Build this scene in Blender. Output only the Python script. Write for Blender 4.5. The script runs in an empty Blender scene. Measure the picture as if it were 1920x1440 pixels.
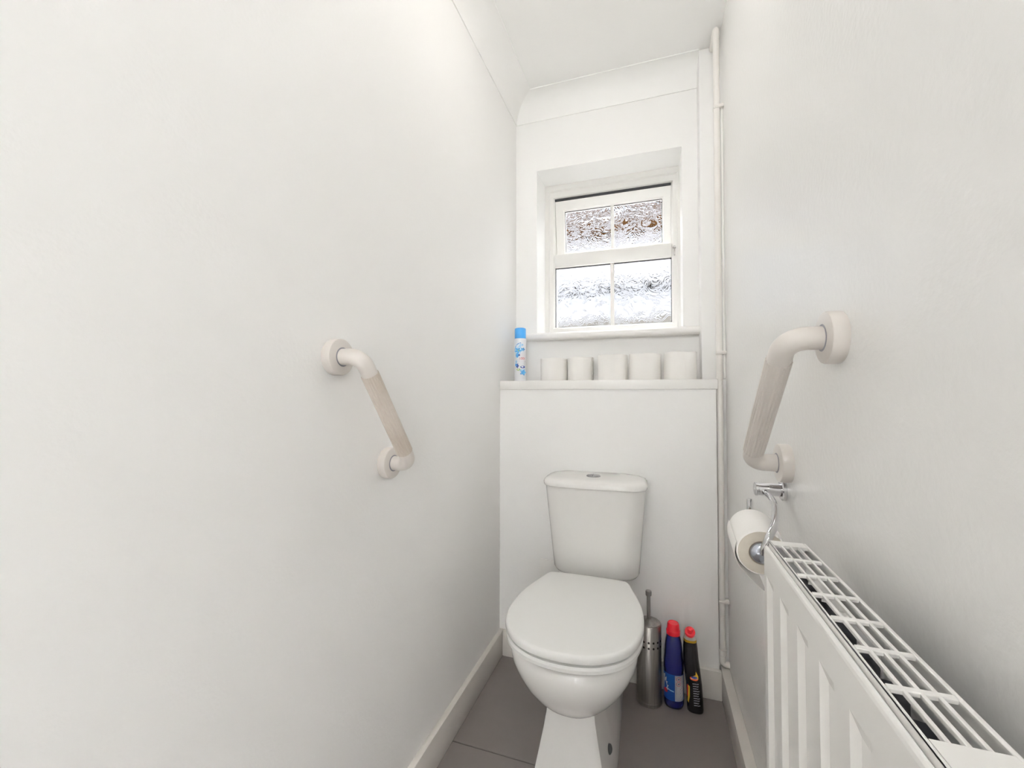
import bpy, bmesh, math, random
from mathutils import Vector, Matrix
random.seed(7)
S = bpy.context.scene
C = S.collection

# ------------------------------------------------------------------ camera
CAM_H = 1.07
cd = bpy.data.cameras.new('camera')
cd.sensor_fit = 'HORIZONTAL'; cd.sensor_width = 36.0
cd.lens = 793.5 / 1920 * 36.0
cd.clip_start = 0.01; cd.clip_end = 100
cam = bpy.data.objects.new('camera', cd); C.objects.link(cam)
yaw, pit, rol = 0.3236, 0.0249, 0.0013
fw = Vector((-math.sin(yaw)*math.cos(pit), math.cos(yaw)*math.cos(pit), math.sin(pit)))
rt = Vector((math.cos(yaw), math.sin(yaw), 0)); up = rt.cross(fw)
r2 = math.cos(rol)*rt + math.sin(rol)*up; u2 = -math.sin(rol)*rt + math.cos(rol)*up
M = Matrix((r2, u2, -fw)).transposed().to_4x4(); M.translation = (0, 0, CAM_H)
cam.matrix_world = M
S.camera = cam

# ------------------------------------------------------------------ sky
SKY = 46.0
w = bpy.data.worlds.new('overcast_sky'); S.world = w; w.use_nodes = True
nt = w.node_tree; nt.nodes.clear()
bg = nt.nodes.new('ShaderNodeBackground'); bg.inputs['Color'].default_value = (0.965, 0.98, 1.0, 1); bg.inputs['Strength'].default_value = SKY
wo = nt.nodes.new('ShaderNodeOutputWorld'); nt.links.new(bg.outputs[0], wo.inputs[0])
LAMP_E = 8.5
FILL_FANLIGHT_H = 0.105  # height of the unseen fanlight gap added for fill light
DOOR_FILL_OPEN = math.radians(6.2)  # door angle chosen for the fill light from behind the camera
S.view_settings.view_transform = 'Standard'; S.view_settings.look = 'None'
S.view_settings.gamma = 1.0; S.view_settings.use_curve_mapping = False
S.view_settings.exposure = 0.44
S.cycles.max_bounces = 14; S.cycles.diffuse_bounces = 9   # white room: let the light bounce on

# ------------------------------------------------------------------ materials
def mat(name, col, rough=0.5, metal=0.0, var=0.03, vscale=6.0, bump=0.0, bscale=200.0, coat=0.0, spec=0.5, stretch=None, emis=None, estr=0.0, col2=None, trans=0.0):
    m = bpy.data.materials.new(name); m.use_nodes = True
    t = m.node_tree; n = t.nodes; b = n['Principled BSDF']
    b.inputs['Roughness'].default_value = rough; b.inputs['Metallic'].default_value = metal
    b.inputs['Coat Weight'].default_value = coat; b.inputs['Coat Roughness'].default_value = 0.08
    b.inputs['Specular IOR Level'].default_value = spec
    b.inputs['Transmission Weight'].default_value = trans
    tc = n.new('ShaderNodeTexCoord'); src = tc.outputs['Object']
    if stretch:
        mp = n.new('ShaderNodeMapping'); mp.inputs['Scale'].default_value = stretch
        t.links.new(src, mp.inputs['Vector']); src = mp.outputs[0]
    nz = n.new('ShaderNodeTexNoise'); nz.inputs['Scale'].default_value = vscale; nz.inputs['Detail'].default_value = 4
    t.links.new(src, nz.inputs['Vector'])
    rp = n.new('ShaderNodeValToRGB'); c = Vector(col)
    c2 = Vector(col2) if col2 else c*(1-2*var)
    rp.color_ramp.elements[0].position = 0.3; rp.color_ramp.elements[1].position = 0.7
    rp.color_ramp.elements[0].color = (*c2, 1); rp.color_ramp.elements[1].color = (*c, 1)
    t.links.new(nz.outputs['Fac'], rp.inputs['Fac']); t.links.new(rp.outputs['Color'], b.inputs['Base Color'])
    if bump:
        bz = n.new('ShaderNodeTexNoise'); bz.inputs['Scale'].default_value = bscale; bz.inputs['Detail'].default_value = 3
        t.links.new(src, bz.inputs['Vector'])
        bp = n.new('ShaderNodeBump'); bp.inputs['Strength'].default_value = bump; bp.inputs['Distance'].default_value = 0.001
        t.links.new(bz.outputs['Fac'], bp.inputs['Height']); t.links.new(bp.outputs['Normal'], b.inputs['Normal'])
    if emis:
        b.inputs['Emission Color'].default_value = (*emis, 1); b.inputs['Emission Strength'].default_value = estr
    return m

def glass_mat(name):
    """obscured 'swirl' glass: contour lines of a distorted noise pressed into the pane"""
    m = bpy.data.materials.new(name); m.use_nodes = True; t = m.node_tree; n = t.nodes; n.clear()
    out = n.new('ShaderNodeOutputMaterial'); g = n.new('ShaderNodeBsdfRefraction')
    g.inputs['IOR'].default_value = 1.45; g.inputs['Roughness'].default_value = 0.015
    tc = n.new('ShaderNodeTexCoord'); mp = n.new('ShaderNodeMapping'); mp.inputs['Scale'].default_value = (1, 6, 0.8)
    nz = n.new('ShaderNodeTexNoise'); nz.inputs['Scale'].default_value = 16; nz.inputs['Detail'].default_value = 1.0; nz.inputs['Distortion'].default_value = 0.9
    mu = n.new('ShaderNodeMath'); mu.operation = 'MULTIPLY'; mu.inputs[1].default_value = 95
    sn = n.new('ShaderNodeMath'); sn.operation = 'SINE'
    bp = n.new('ShaderNodeBump'); bp.inputs['Strength'].default_value = 0.5; bp.inputs['Distance'].default_value = 0.00023
    t.links.new(tc.outputs['Object'], mp.inputs['Vector']); t.links.new(mp.outputs[0], nz.inputs['Vector'])
    t.links.new(nz.outputs['Fac'], mu.inputs[0]); t.links.new(mu.outputs[0], sn.inputs[0])
    t.links.new(sn.outputs[0], bp.inputs['Height']); t.links.new(bp.outputs['Normal'], g.inputs['Normal'])
    t.links.new(g.outputs[0], out.inputs['Surface'])
    return m

WALL = (0.904, 0.901, 0.892)
M_wall = mat('wall_paint', WALL, 0.55, var=0.006, vscale=2.0, bump=0.35, bscale=130)
M_wallr = mat('wall_paint_silk', WALL, 0.27, var=0.006, vscale=2.0, bump=0.45, bscale=110)
M_ceil = mat('ceiling_paint', (0.93, 0.93, 0.918), 0.8, var=0.004, bump=0.15, bscale=90)
M_gloss = mat('white_gloss_paint', (0.895, 0.885, 0.865), 0.3, var=0.006, bump=0.05, bscale=60)
M_reveal = mat('reveal_paint', (0.93, 0.93, 0.92), 0.5, var=0.004)
M_skirt = mat('skirting_gloss', (0.83, 0.80, 0.755), 0.33, var=0.03, vscale=9, bump=0.08, bscale=40)
M_pipe = mat('painted_pipe', (0.85, 0.825, 0.79), 0.35, var=0.03, vscale=8)
M_upvc = mat('white_upvc', (0.80, 0.79, 0.765), 0.3, var=0.006)
M_seal = mat('window_gasket', (0.02, 0.02, 0.025), 0.6)
M_glass = glass_mat('swirl_glass')
M_tile = mat('grey_floor_tile', (0.235, 0.208, 0.198), 0.5, var=0.06, vscale=5, bump=0.15, bscale=80)
M_grout = mat('dark_grout', (0.05, 0.046, 0.043), 0.9)
M_ceramic = mat('white_ceramic', (0.84, 0.83, 0.81), 0.12, var=0.003, coat=0.3)
M_seat = mat('white_seat_plastic', (0.87, 0.87, 0.855), 0.22, var=0.003)
M_bar = mat('cream_bar_plastic', (0.68, 0.64, 0.605), 0.3, var=0.01, coat=0.15)
M_grip = mat('ribbed_grip_plastic', (0.66, 0.615, 0.575), 0.4, var=0.05, vscale=14, stretch=(1, .4, .4))
M_gripd = mat('worn_ribbed_grip', (0.66, 0.61, 0.565), 0.42, vscale=11, stretch=(1, .5, .5), col2=(0.52, 0.45, 0.38))
M_chrome = mat('chrome', (0.72, 0.72, 0.74), 0.08, 1.0, var=0.01)
M_button = mat('satin_chrome', (0.42, 0.42, 0.43), 0.2, 1.0)
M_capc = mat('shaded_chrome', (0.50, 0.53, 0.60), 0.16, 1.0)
M_edge_shade = mat('paper_roll_edge_shade', (0.66, 0.61, 0.53), 0.95, var=0.05, vscale=60)  # darker paper edges, with the shade of the end face painted in
M_steel = mat('brushed_steel', (0.43, 0.41, 0.39), 0.32, 1.0, var=0.12, vscale=30, stretch=(8, 8, 0.3))
M_hole = mat('dark_hole', (0.01, 0.01, 0.01), 0.8)
M_rad = mat('radiator_enamel', (0.86, 0.85, 0.83), 0.25, var=0.004)
M_fin = mat('convector_shaded_steel', (0.17, 0.175, 0.19), 0.5, 0.0, var=0.1, vscale=30)  # fins darkened to stand in for the shadow inside the grille
M_paper = mat('toilet_paper', (0.89, 0.875, 0.85), 0.95, var=0.01, bump=0.3, bscale=500)
M_core = mat('cardboard_core', (0.45, 0.37, 0.28), 0.9, var=0.05)
M_blue = mat('sky_blue_cap', (0.045, 0.29, 0.66), 0.35)
M_can = mat('white_can', (0.80, 0.81, 0.84), 0.3)
M_pblue = mat('print_blue', (0.04, 0.22, 0.58), 0.4, col2=(0.10, 0.42, 0.75), vscale=60)
M_pdark = mat('print_navy', (0.02, 0.05, 0.25), 0.4)
M_pgreen = mat('print_green', (0.42, 0.55, 0.16), 0.4)
M_plight = mat('print_pale_blue', (0.35, 0.62, 0.85), 0.4)
M_red = mat('red_plastic', (0.62, 0.008, 0.02), 0.3)
M_pred = mat('print_red', (0.60, 0.03, 0.04), 0.4)
M_navy = mat('navy_bottle_plastic', (0.008, 0.012, 0.085), 0.25, var=0.1)
M_lblue = mat('label_blue', (0.012, 0.13, 0.47), 0.35, col2=(0.01, 0.07, 0.33), vscale=20)
M_lwhite = mat('label_white', (0.72, 0.72, 0.74), 0.4)
M_pgrey = mat('print_grey', (0.28, 0.28, 0.31), 0.5)
M_black = mat('black_bottle_plastic', (0.014, 0.013, 0.015), 0.22, var=0.1)
M_amber = mat('amber_gel', (0.42, 0.25, 0.015), 0.2)
M_clear = mat('clear_neck_plastic', (0.75, 0.74, 0.70), 0.2, trans=0.3)
M_yel = mat('print_yellow', (0.75, 0.50, 0.03), 0.4)
M_org = mat('print_orange', (0.72, 0.12, 0.03), 0.4)
M_rub = mat('grey_rubber_cap', (0.09, 0.095, 0.10), 0.5)
M_lampg = mat('opal_lamp_glass', (0.9, 0.9, 0.88), 0.4, emis=(1.0, 0.95, 0.89), estr=LAMP_E)
M_door = mat('white_door_paint', (0.84, 0.83, 0.80), 0.35, var=0.005)
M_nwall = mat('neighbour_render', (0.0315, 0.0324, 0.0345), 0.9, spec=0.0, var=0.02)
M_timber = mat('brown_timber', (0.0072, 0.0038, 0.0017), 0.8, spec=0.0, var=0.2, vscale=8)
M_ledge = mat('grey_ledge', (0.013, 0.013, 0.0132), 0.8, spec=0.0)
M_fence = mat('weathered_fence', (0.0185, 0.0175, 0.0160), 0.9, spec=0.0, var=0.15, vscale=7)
M_ground = mat('paving_ground', (0.60, 0.58, 0.55), 0.9, spec=0.0, var=0.1)

# ------------------------------------------------------------------ helpers
def obj(name, bm, m, parent=None, smooth=True, loc=None):
    me = bpy.data.meshes.new(name)
    bmesh.ops.recalc_face_normals(bm, faces=bm.faces[:])
    bm.to_mesh(me); bm.free()
    if m: me.materials.append(m)
    if smooth:
        for p in me.polygons: p.use_smooth = True
        try: me.set_sharp_from_angle(angle=math.radians(38))
        except Exception: pass
    o = bpy.data.objects.new(name, me); C.objects.link(o)
    if parent:
        o.parent = parent
        o.matrix_parent_inverse = parent.matrix_basis.inverted()
    if loc: o.location = loc
    return o
def empty(name, loc, label=None, cat=None, group=None, kind=None):
    o = bpy.data.objects.new(name, None); C.objects.link(o); o.location = loc; o.empty_display_size = 0.05
    tag(o, label, cat, group, kind); return o
def tag(o, label=None, cat=None, group=None, kind=None):
    if label: o['label'] = label
    if cat: o['category'] = cat
    if group: o['group'] = group
    if kind: o['kind'] = kind
    return o
def struct(name, bm, m, smooth=False, label=None, cat=None):
    o = obj(name, bm, m, smooth=smooth); tag(o, label, cat, kind='structure'); return o
def B(): return bmesh.new()
def box(bm, x0, x1, y0, y1, z0, z1, bev=0.0, seg=2):
    vs = [bm.verts.new((x, y, z)) for x in (x0, x1) for y in (y0, y1) for z in (z0, z1)]
    q = [(0,1,3,2),(4,6,7,5),(0,4,5,1),(2,3,7,6),(0,2,6,4),(1,5,7,3)]
    fs = [bm.faces.new([vs[i] for i in f]) for f in q]
    if bev:
        es = list({e for f in fs for e in f.edges})
        bmesh.ops.bevel(bm, geom=es, offset=bev, segments=seg, affect='EDGES', profile=0.5)
    return bm
def loft(bm, rings, cap0=True, cap1=True, closed=False):
    rv = [[bm.verts.new(p) for p in r] for r in rings]; n = len(rv[0])
    pairs = list(zip(rv[:-1], rv[1:])) + ([(rv[-1], rv[0])] if closed else [])
    for a, b in pairs:
        for i in range(n):
            bm.faces.new((a[i], a[(i+1) % n], b[(i+1) % n], b[i]))
    if not closed:
        if cap0: bm.faces.new(rv[0][::-1])
        if cap1: bm.faces.new(rv[-1])
    return bm
def frame_of(axis):
    a = Vector(axis).normalized(); h = Vector((0, 0, 1)) if abs(a.z) < 0.9 else Vector((1, 0, 0))
    s = h.cross(a).normalized(); return a, s, a.cross(s)
def lathe(bm, prof, origin=(0,0,0), axis=(0,0,1), n=32, cap0=True, cap1=True, closed=False):
    """prof: list of (radius, distance along the axis)"""
    a, s, t = frame_of(axis); o = Vector(origin)
    rings = []
    for r, h in prof:
        rings.append([o + a*h + (s*math.cos(2*math.pi*i/n) + t*math.sin(2*math.pi*i/n))*max(r, 1e-5) for i in range(n)])
    return loft(bm, rings, cap0, cap1, closed)
def tube(bm, pts, r, n=16, flute=0.0, nf=0):
    pts = [Vector(p) for p in pts]; rings = []; s = None
    for i, p in enumerate(pts):
        d = (pts[min(i+1, len(pts)-1)] - pts[max(i-1, 0)]).normalized()
        if s is None: _, s, _ = frame_of(d)
        s = (s - d*s.dot(d)).normalized(); t = d.cross(s)
        rr = r[i] if isinstance(r, (list, tuple)) else r
        ring = []
        for k in range(n):
            a = 2*math.pi*k/n
            q = rr + (flute*math.cos(nf*a) if nf else 0)
            ring.append(p + (s*math.cos(a) + t*math.sin(a))*q)
        rings.append(ring)
    return loft(bm, rings)
def fillet(pts, rad, seg=8):
    """polyline with rounded corners"""
    pts = [Vector(p) for p in pts]; out = [pts[0]]
    for i in range(1, len(pts)-1):
        a = (pts[i-1]-pts[i]); b = (pts[i+1]-pts[i]); an = a.normalized(); bn = b.normalized()
        half = an.angle(bn)/2; d = min(rad/math.tan(half), a.length*0.49, b.length*0.49); r = d*math.tan(half)
        c = pts[i] + (an+bn).normalized()*(r/math.sin(half))
        p0 = pts[i]+an*d; p1 = pts[i]+bn*d; v0 = p0-c; v1 = p1-c; ang = v0.angle(v1); ax = v0.cross(v1).normalized()
        for k in range(seg+1): out.append(c + Matrix.Rotation(ang*k/seg, 3, ax) @ v0)
    out.append(pts[-1]); return out
def spline(pts, n):
    """Catmull-Rom through 2D/3D points, n samples per span"""
    P = [Vector(p) for p in pts]; out = []
    for i in range(len(P)-1):
        p0 = P[max(i-1, 0)]; p1 = P[i]; p2 = P[i+1]; p3 = P[min(i+2, len(P)-1)]
        for k in range(n):
            t = k/n
            out.append(0.5*((2*p1) + (p2-p0)*t + (2*p0-5*p1+4*p2-p3)*t*t + (3*p1-p0-3*p2+p3)*t**3))
    out.append(P[-1]); return out
def rrect(cx, cy, hx, hy, r, z, n=6, bow=0.0):
    pts = []
    for sx, sy, a0 in ((1,1,0),(-1,1,90),(-1,-1,180),(1,-1,270)):
        for k in range(n+1):
            a = math.radians(a0+90*k/n)
            x = sx*(hx-r)+r*math.cos(a); y = sy*(hy-r)+r*math.sin(a)
            pts.append([x, y])
    # extra points along the front so that it can bow towards the viewer
    res = []
    for i, p in enumerate(pts):
        res.append(p); q = pts[(i+1) % len(pts)]
        if abs(p[1]-q[1]) < 1e-6 and abs(p[0]-q[0]) > hx*0.5:
            for k in range(1, 12): res.append([p[0]+(q[0]-p[0])*k/12, p[1]])
    out = []
    for x, y in res:
        if y < 0: y -= bow*(1-(x/hx)**2)
        out.append((cx+x, cy+y, z))
    return out
def text_bm(s, size, fn, depth=0.0003):
    """lettering as a thin mesh; fn maps flat (x, y, lift) to a 3D point"""
    cu = bpy.data.curves.new('lettering', 'FONT'); cu.body = s; cu.size = size; cu.align_x = 'CENTER'; cu.align_y = 'CENTER'; cu.resolution_u = 3
    to = bpy.data.objects.new('lettering', cu); C.objects.link(to)
    bpy.context.view_layer.update()
    me = bpy.data.meshes.new_from_object(to.evaluated_get(bpy.context.evaluated_depsgraph_get()))
    bm = bmesh.new(); bm.from_mesh(me)
    bpy.data.objects.remove(to); bpy.data.curves.remove(cu); bpy.data.meshes.remove(me)
    r = bmesh.ops.extrude_face_region(bm, geom=bm.faces[:])
    topv = {v for v in r['geom'] if isinstance(v, bmesh.types.BMVert)}
    for v in bm.verts: v.co = fn(v.co.x, v.co.y, depth if v in topv else 0.0)
    return bm
def patch(fn, outline, depth=0.0003):
    """thin printed patch with a flat outline, mapped on a surface by fn"""
    bm = B(); n = len(outline)
    lo = [bm.verts.new(fn(x, y, 0)) for x, y in outline]; hi = [bm.verts.new(fn(x, y, depth)) for x, y in outline]
    bm.faces.new(hi); bm.faces.new(lo[::-1])
    for i in range(n): bm.faces.new((lo[i], lo[(i+1) % n], hi[(i+1) % n], hi[i]))
    return bm
def gridpatch(fn, x0, x1, y0, y1, nx=10, ny=2, depth=0.0004):
    bm = B(); L = [[bm.verts.new(fn(x0+(x1-x0)*i/nx, y0+(y1-y0)*j/ny, depth)) for i in range(nx+1)] for j in range(ny+1)]
    for j in range(ny):
        for i in range(nx): bm.faces.new((L[j][i], L[j][i+1], L[j+1][i+1], L[j+1][i]))
    r = bmesh.ops.extrude_face_region(bm, geom=bm.faces[:])
    return bm, L
def circ(cx, cy, r, n=16, ry=None): return [(cx+r*math.cos(2*math.pi*i/n), cy+(ry or r)*math.sin(2*math.pi*i/n)) for i in range(n)]

# ------------------------------------------------------------------ the room (metres; floor z = 0)
XL, XR = -0.615, 0.248          # left / right wall
YB, YX, YR = 1.894, 1.676, -0.95  # upper back wall, boxed-in lower wall, rear wall behind the camera
ZC = 2.446
TH = 0.12
WX0, WX1, WZ0, WZ1 = -0.515, 0.119, 1.350, 2.118   # window opening
ZS = 1.127                       # shelf top

fl = struct('floor', box(B(), XL-TH, XR+TH, YR-TH, YB+0.02, -0.05, -0.004), M_grout)
# tiles 600 x 600 laid on it
xs = [XL-0.0, -0.205, XR]; ys = [YR, -0.592, 0.008, 0.608, 1.208, YX]
for i in range(len(xs)-1):
    for j in range(len(ys)-1):
        g = 0.0016
        bm = box(B(), xs[i]+g, xs[i+1]-g, ys[j]+g, ys[j+1]-g, -0.004, 0.0, 0.0012, 1)
        obj('tile', bm, M_tile, fl)
struct('ceiling', box(B(), XL-TH, XR+TH, YR-TH, 2.14, ZC, ZC+0.1), M_ceil)
struct('wall_left', box(B(), XL-TH, XL, YR-TH, YB+0.02, -0.05, ZC), M_wall)
struct('wall_right', box(B(), XR, XR+TH, YR-TH, YB+0.02, -0.05, ZC), M_wallr)
bm = B()
YO = 2.14
box(bm, XL-TH, WX0, YB, YO, -0.05, ZC); box(bm, WX1, XR+TH, YB, YO, -0.05, ZC)
box(bm, WX0, WX1, YB, YO, WZ1, ZC); box(bm, WX0, WX1, YB, YO, -0.05, WZ0)
struct('wall_back', bm, M_wall)
# painted reveal lining
bm = B()
box(bm, WX0, WX0+0.0015, YB-0.0006, 2.06, WZ0, WZ1); box(bm, WX1-0.0015, WX1, YB-0.0006, 2.06, WZ0, WZ1); box(bm, WX0, WX1, YB-0.0006, 2.06, WZ1-0.0015, WZ1)
struct('trim_4', bm, M_reveal)
# rear wall behind the camera, with a door and an added fanlight opening
DX0, DX1, DZ = -0.56, 0.19, 1.98
bm = B()
box(bm, XL-TH, DX0, YR-TH, YR, -0.05, ZC); box(bm, DX1, XR+TH, YR-TH, YR, -0.05, ZC); box(bm, DX0, DX1, YR-TH, YR, DZ+0.02+FILL_FANLIGHT_H, ZC); struct('wall_front', bm, M_wall)
# door set ajar under an added open fanlight, both unseen, for fill light
d = empty('door_1', (DX0, YR-TH, 0), kind='structure')
HR = Matrix.Translation((DX0+0.024, YR-TH, 0)) @ Matrix.Rotation(-DOOR_FILL_OPEN, 4, 'Z')
DL = DX1-DX0-0.048
lf = obj('door_leaf', box(B(), 0, DL, -0.042, -0.002, 0.005, DZ-0.025, 0.002), M_door, d); lf.data.transform(HR)
for z0, z1 in ((0.18, 0.9), (1.02, 1.85)):
    for x0, x1 in ((0.1, 0.32), (DL-0.32, DL-0.1)):
        pn = obj('door_panel', box(B(), x0, x1, -0.003, 0.004, z0, z1, 0.003), M_door, d); pn.data.transform(HR)
bm = lathe(B(), [(0.024, 0), (0.024, 0.006), (0.010, 0.008), (0.010, 0.03)], (DL-0.06, -0.003, 1.0), (0, 1, 0), 20)
tube(bm, [(DL-0.06, 0.026, 1.0), (DL-0.17, 0.026, 1.0)], 0.009, 12); dh = obj('door_handle', bm, M_chrome, d); dh.data.transform(HR)
bm = B(); box(bm, DX0, DX0+0.022, YR-TH, YR+0.012, 0, DZ); box(bm, DX1-0.022, DX1, YR-TH, YR+0.012, 0, DZ); box(bm, DX0, DX1, YR-TH, YR+0.012, DZ-0.022, DZ+0.02); box(bm, DX0, DX0+0.022, YR-TH, YR+0.012, DZ+0.02, DZ+0.02+FILL_FANLIGHT_H); box(bm, DX1-0.022, DX1, YR-TH, YR+0.012, DZ+0.02, DZ+0.02+FILL_FANLIGHT_H)
obj('door_frame', bm, M_gloss, d, smooth=False)

# boxed-in lower wall, column and coving
bm = box(B(), XL, 0.212, YX, YB, 0, 1.0905); box(bm, 0.212, XR, 1.7035, YB, 0, ZS); struct('wall_boxing', bm, M_wall)
struct('trim_3', box(B(), 0.1785, XR, 1.807, YB, ZS, ZC, 0.0015, 2), M_wall)
K = 0.095
def cove_prof(n=10):
    # concave quarter: (out from wall, down from ceiling)
    pts = [(0, -K), (0.004, -K)]
    for i in range(n+1):
        a = math.radians(90*i/n)
        pts.append((K-0.004 - (K-0.008)*math.cos(a), -K+0.004 + (K-0.008)*math.sin(a) ))
    pts += [(K, -0.004), (K, 0), (0, 0)]
    return pts
pr = cove_prof()
bm = B(); loft(bm, [[(XL+o, y-0.0, ZC+h) for o, h in pr] for y in (YR, YB)]); struct('trim_1', bm, M_ceil, smooth=True)
bm = B(); loft(bm, [[(x, YB-o, ZC+h) for o, h in pr] for x in (XL, 0.1785)]); struct('trim_2', bm, M_ceil, smooth=True)
# skirting boards
def skirt(name, box_args, bevel_axis):
    x0, x1, y0, y1, z0, z1 = box_args
    bm = box(B(), x0, x1, y0, y1, z0, z1, 0.003, 2); struct(name, bm, M_skirt, smooth=True)
skirt('baseboard_left', (XL, XL+0.019, YR, YX, 0, 0.101), 0)
skirt('baseboard_right', (0.219, XR, YR, YX+0.1, 0, 0.101), 0)
skirt('baseboard_back', (XL+0.019, 0.219, YX-0.019, YX, 0, 0.101), 0)
skirt('baseboard_front', (XL+0.019, DX0, YR, YR+0.018, 0, 0.101), 0)

# ------------------------------------------------------------------ window
YF = 2.06
wn = empty('window_1', ((WX0+WX1)/2, YF, WZ0), kind='structure')
def ring_frame(bm, x0, x1, z0, z1, t, y0, y1, bev=0.003):
    t = t if isinstance(t, tuple) else (t, t, t, t)   # left, right, bottom, top
    a = [(x0, z0), (x1, z0), (x1, z1), (x0, z1)]
    b = [(x0+t[0], z0+t[2]), (x1-t[1], z0+t[2]), (x1-t[1], z1-t[3]), (x0+t[0], z1-t[3])]
    rings = []
    for i in range(4):
        (ax, az), (bx, bz) = a[i], b[i]
        e = bev
        dx = 1 if bx > ax else -1; dz = 1 if bz > az else -1
        rings.append([(ax, y1, az), (ax, y0, az), (bx-dx*e, y0, bz-dz*e), (bx, y0+e, bz), (bx, y1, bz)])
    return loft(bm, rings, closed=True)
bm = ring_frame(B(), WX0, WX1, WZ0, WZ1, (0.024, 0.016, 0.022, 0.033), YF-0.008, YF+0.07, 0.006)
obj('outer_frame', bm, M_upvc, wn)
bm = ring_frame(B(), WX0+0.02, WX1-0.012, WZ0+0.018, WZ1-0.028, (0.029, 0.026, 0.036, 0.041), YF, YF+0.065, 0.008)
obj('casement_frame', bm, M_upvc, wn)
bm = box(B(), -0.4665, 0.0815, YF-0.002, YF+0.03, 1.704, 1.767, 0.004, 2); obj('transom', bm, M_upvc, wn)
GX0, GX1 = -0.466, 0.081
# lower fixed light
bm = ring_frame(B(), GX0-0.002, GX1+0.002, 1.402, 1.706, 0.0045, YF+0.016, YF+0.03, 0.001); obj('gasket', bm, M_seal, wn)
XM = -0.187
for x0, x1 in ((GX0, XM), (XM, GX1)):
    obj('pane', box(B(), x0, x1, YF+0.024, YF+0.028, 1.402, 1.706), M_glass, wn, smooth=False)
obj('glazing_bar', box(B(), XM-0.009, XM+0.009, YF+0.014, YF+0.023, 1.404, 1.705, 0.002), M_upvc, wn)
# upper top-hung sash, ajar: bottom swung out about nine degrees
SA = math.radians(9)
sp = Vector((0, YF+0.012, 2.046))
Rm = Matrix.Translation(sp) @ Matrix.Rotation(SA, 4, 'X') @ Matrix.Translation(-sp)
sx0, sx1, sz0, sz1 = -0.4645, 0.0805, 1.738, 2.039
sash = obj('sash', ring_frame(B(), sx0, sx1, sz0, sz1, (0.044, 0.038, 0.05, 0.05), YF+0.004, YF+0.05, 0.006), M_upvc, wn)
parts = [sash]
g0 = ring_frame(B(), sx0+0.042, sx1-0.036, sz0+0.048, sz1-0.048, 0.004, YF+0.02, YF+0.03, 0.001); parts.append(obj('gasket', g0, M_seal, sash))
for x0, x1 in ((sx0+0.044, XM), (XM, sx1-0.038)):
    parts.append(obj('pane', box(B(), x0, x1, YF+0.026, YF+0.030, sz0+0.05, sz1-0.05), M_glass, sash, smooth=False))
parts.append(obj('glazing_bar', box(B(), XM-0.008, XM+0.008, YF+0.016, YF+0.025, sz0+0.05, sz1-0.05, 0.002), M_upvc, sash))
for p in parts: p.data.transform(Rm)
# dark gasket strip above the sash, and the peg catch
obj('head_gasket', box(B(), -0.4655, 0.0805, YF+0.001, YF+0.014, 2.0395, 2.0495), M_seal, wn)
bm = lathe(B(), [(0.007, 0), (0.007, 0.004), (0.004, 0.006), (0.004, 0.012), (0.0055, 0.013), (0.0055, 0.018)], (0.093, YF+0.002, 1.745), (0, -1, 0), 14)
box(bm, 0.090, 0.096, YF-0.012, YF, 1.708, 1.742, 0.001); obj('catch', bm, M_steel, wn)
# rounded sill board
prof = [(YF, WZ0), (YF, WZ0-0.03), (1.868, WZ0-0.034)]
for i in range(9):
    a = math.radians(-90-180*i/8)
    prof.append((1.866+0.016*math.cos(a), WZ0-0.0165+0.0175*math.sin(a)))
prof.append((1.868, WZ0+0.001))
bm = B()
def sillring(x, yb): return [(x, min(y, yb), z) for y, z in prof]
loft(bm, [sillring(-0.562, YB), sillring(WX0, YB), sillring(WX0, YF), sillring(WX1, YF), sillring(WX1, YB), sillring(0.1785, YB)])
obj('window_sill', bm, M_gloss, wn)

# ------------------------------------------------------------------ shelf on the boxing
sh = obj('shelf', box(B(), XL, 0.2175, YX-0.006, YB, 1.0905, ZS, 0.003, 2), M_gloss)
tag(sh, 'white painted board shelf on top of the boxed-in wall behind the toilet', 'shelf')

# ------------------------------------------------------------------ pipes in the corner
pp = empty('heating_pipe', (0.225, 1.690, 0.12), 'white painted vertical pipe running up the corner beside the boxing', 'pipe')
path = fillet([(XR+0.002, 1.690, 0.112), (0.2255, 1.690, 0.112), (0.2255, 1.690, ZC-0.020), (0.2255, 1.80, ZC-0.016)], 0.022, 8)
obj('tube', tube(B(), path, 0.0108, 18), M_pipe, pp)
bm = lathe(B(), [(0.0118, -0.012), (0.0135, -0.010), (0.0135, 0.010), (0.0118, 0.012)], (0.2255, 1.690, 0.155), (0, 0, 1), 18); obj('elbow_collar', bm, M_pipe, pp)
for z in (0.335, 1.222, 2.125):
    bm = box(B(), 0.214, XR, 1.676, 1.702, z-0.006, z+0.006, 0.002)
    box(bm, 0.216, XR, 1.674, 1.69, z-0.0022, z+0.0022, 0.001)
    obj('pipe_clip', bm, M_pipe, pp)
cb = empty('corner_gap_highlight', (0.243, 1.69, ZS), 'thin white strip standing in for the lit gap beside the corner pipe above the shelf', 'highlight strip')
obj('gap_highlight_rod', tube(B(), [(0.2430, 1.690, ZS+0.004), (0.2425, 1.690, 1.6), (0.2430, 1.690, 2.12)], 0.0038, 10), M_gloss, cb)  # highlight of the gap beside the pipe, drawn as a white rod

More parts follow.
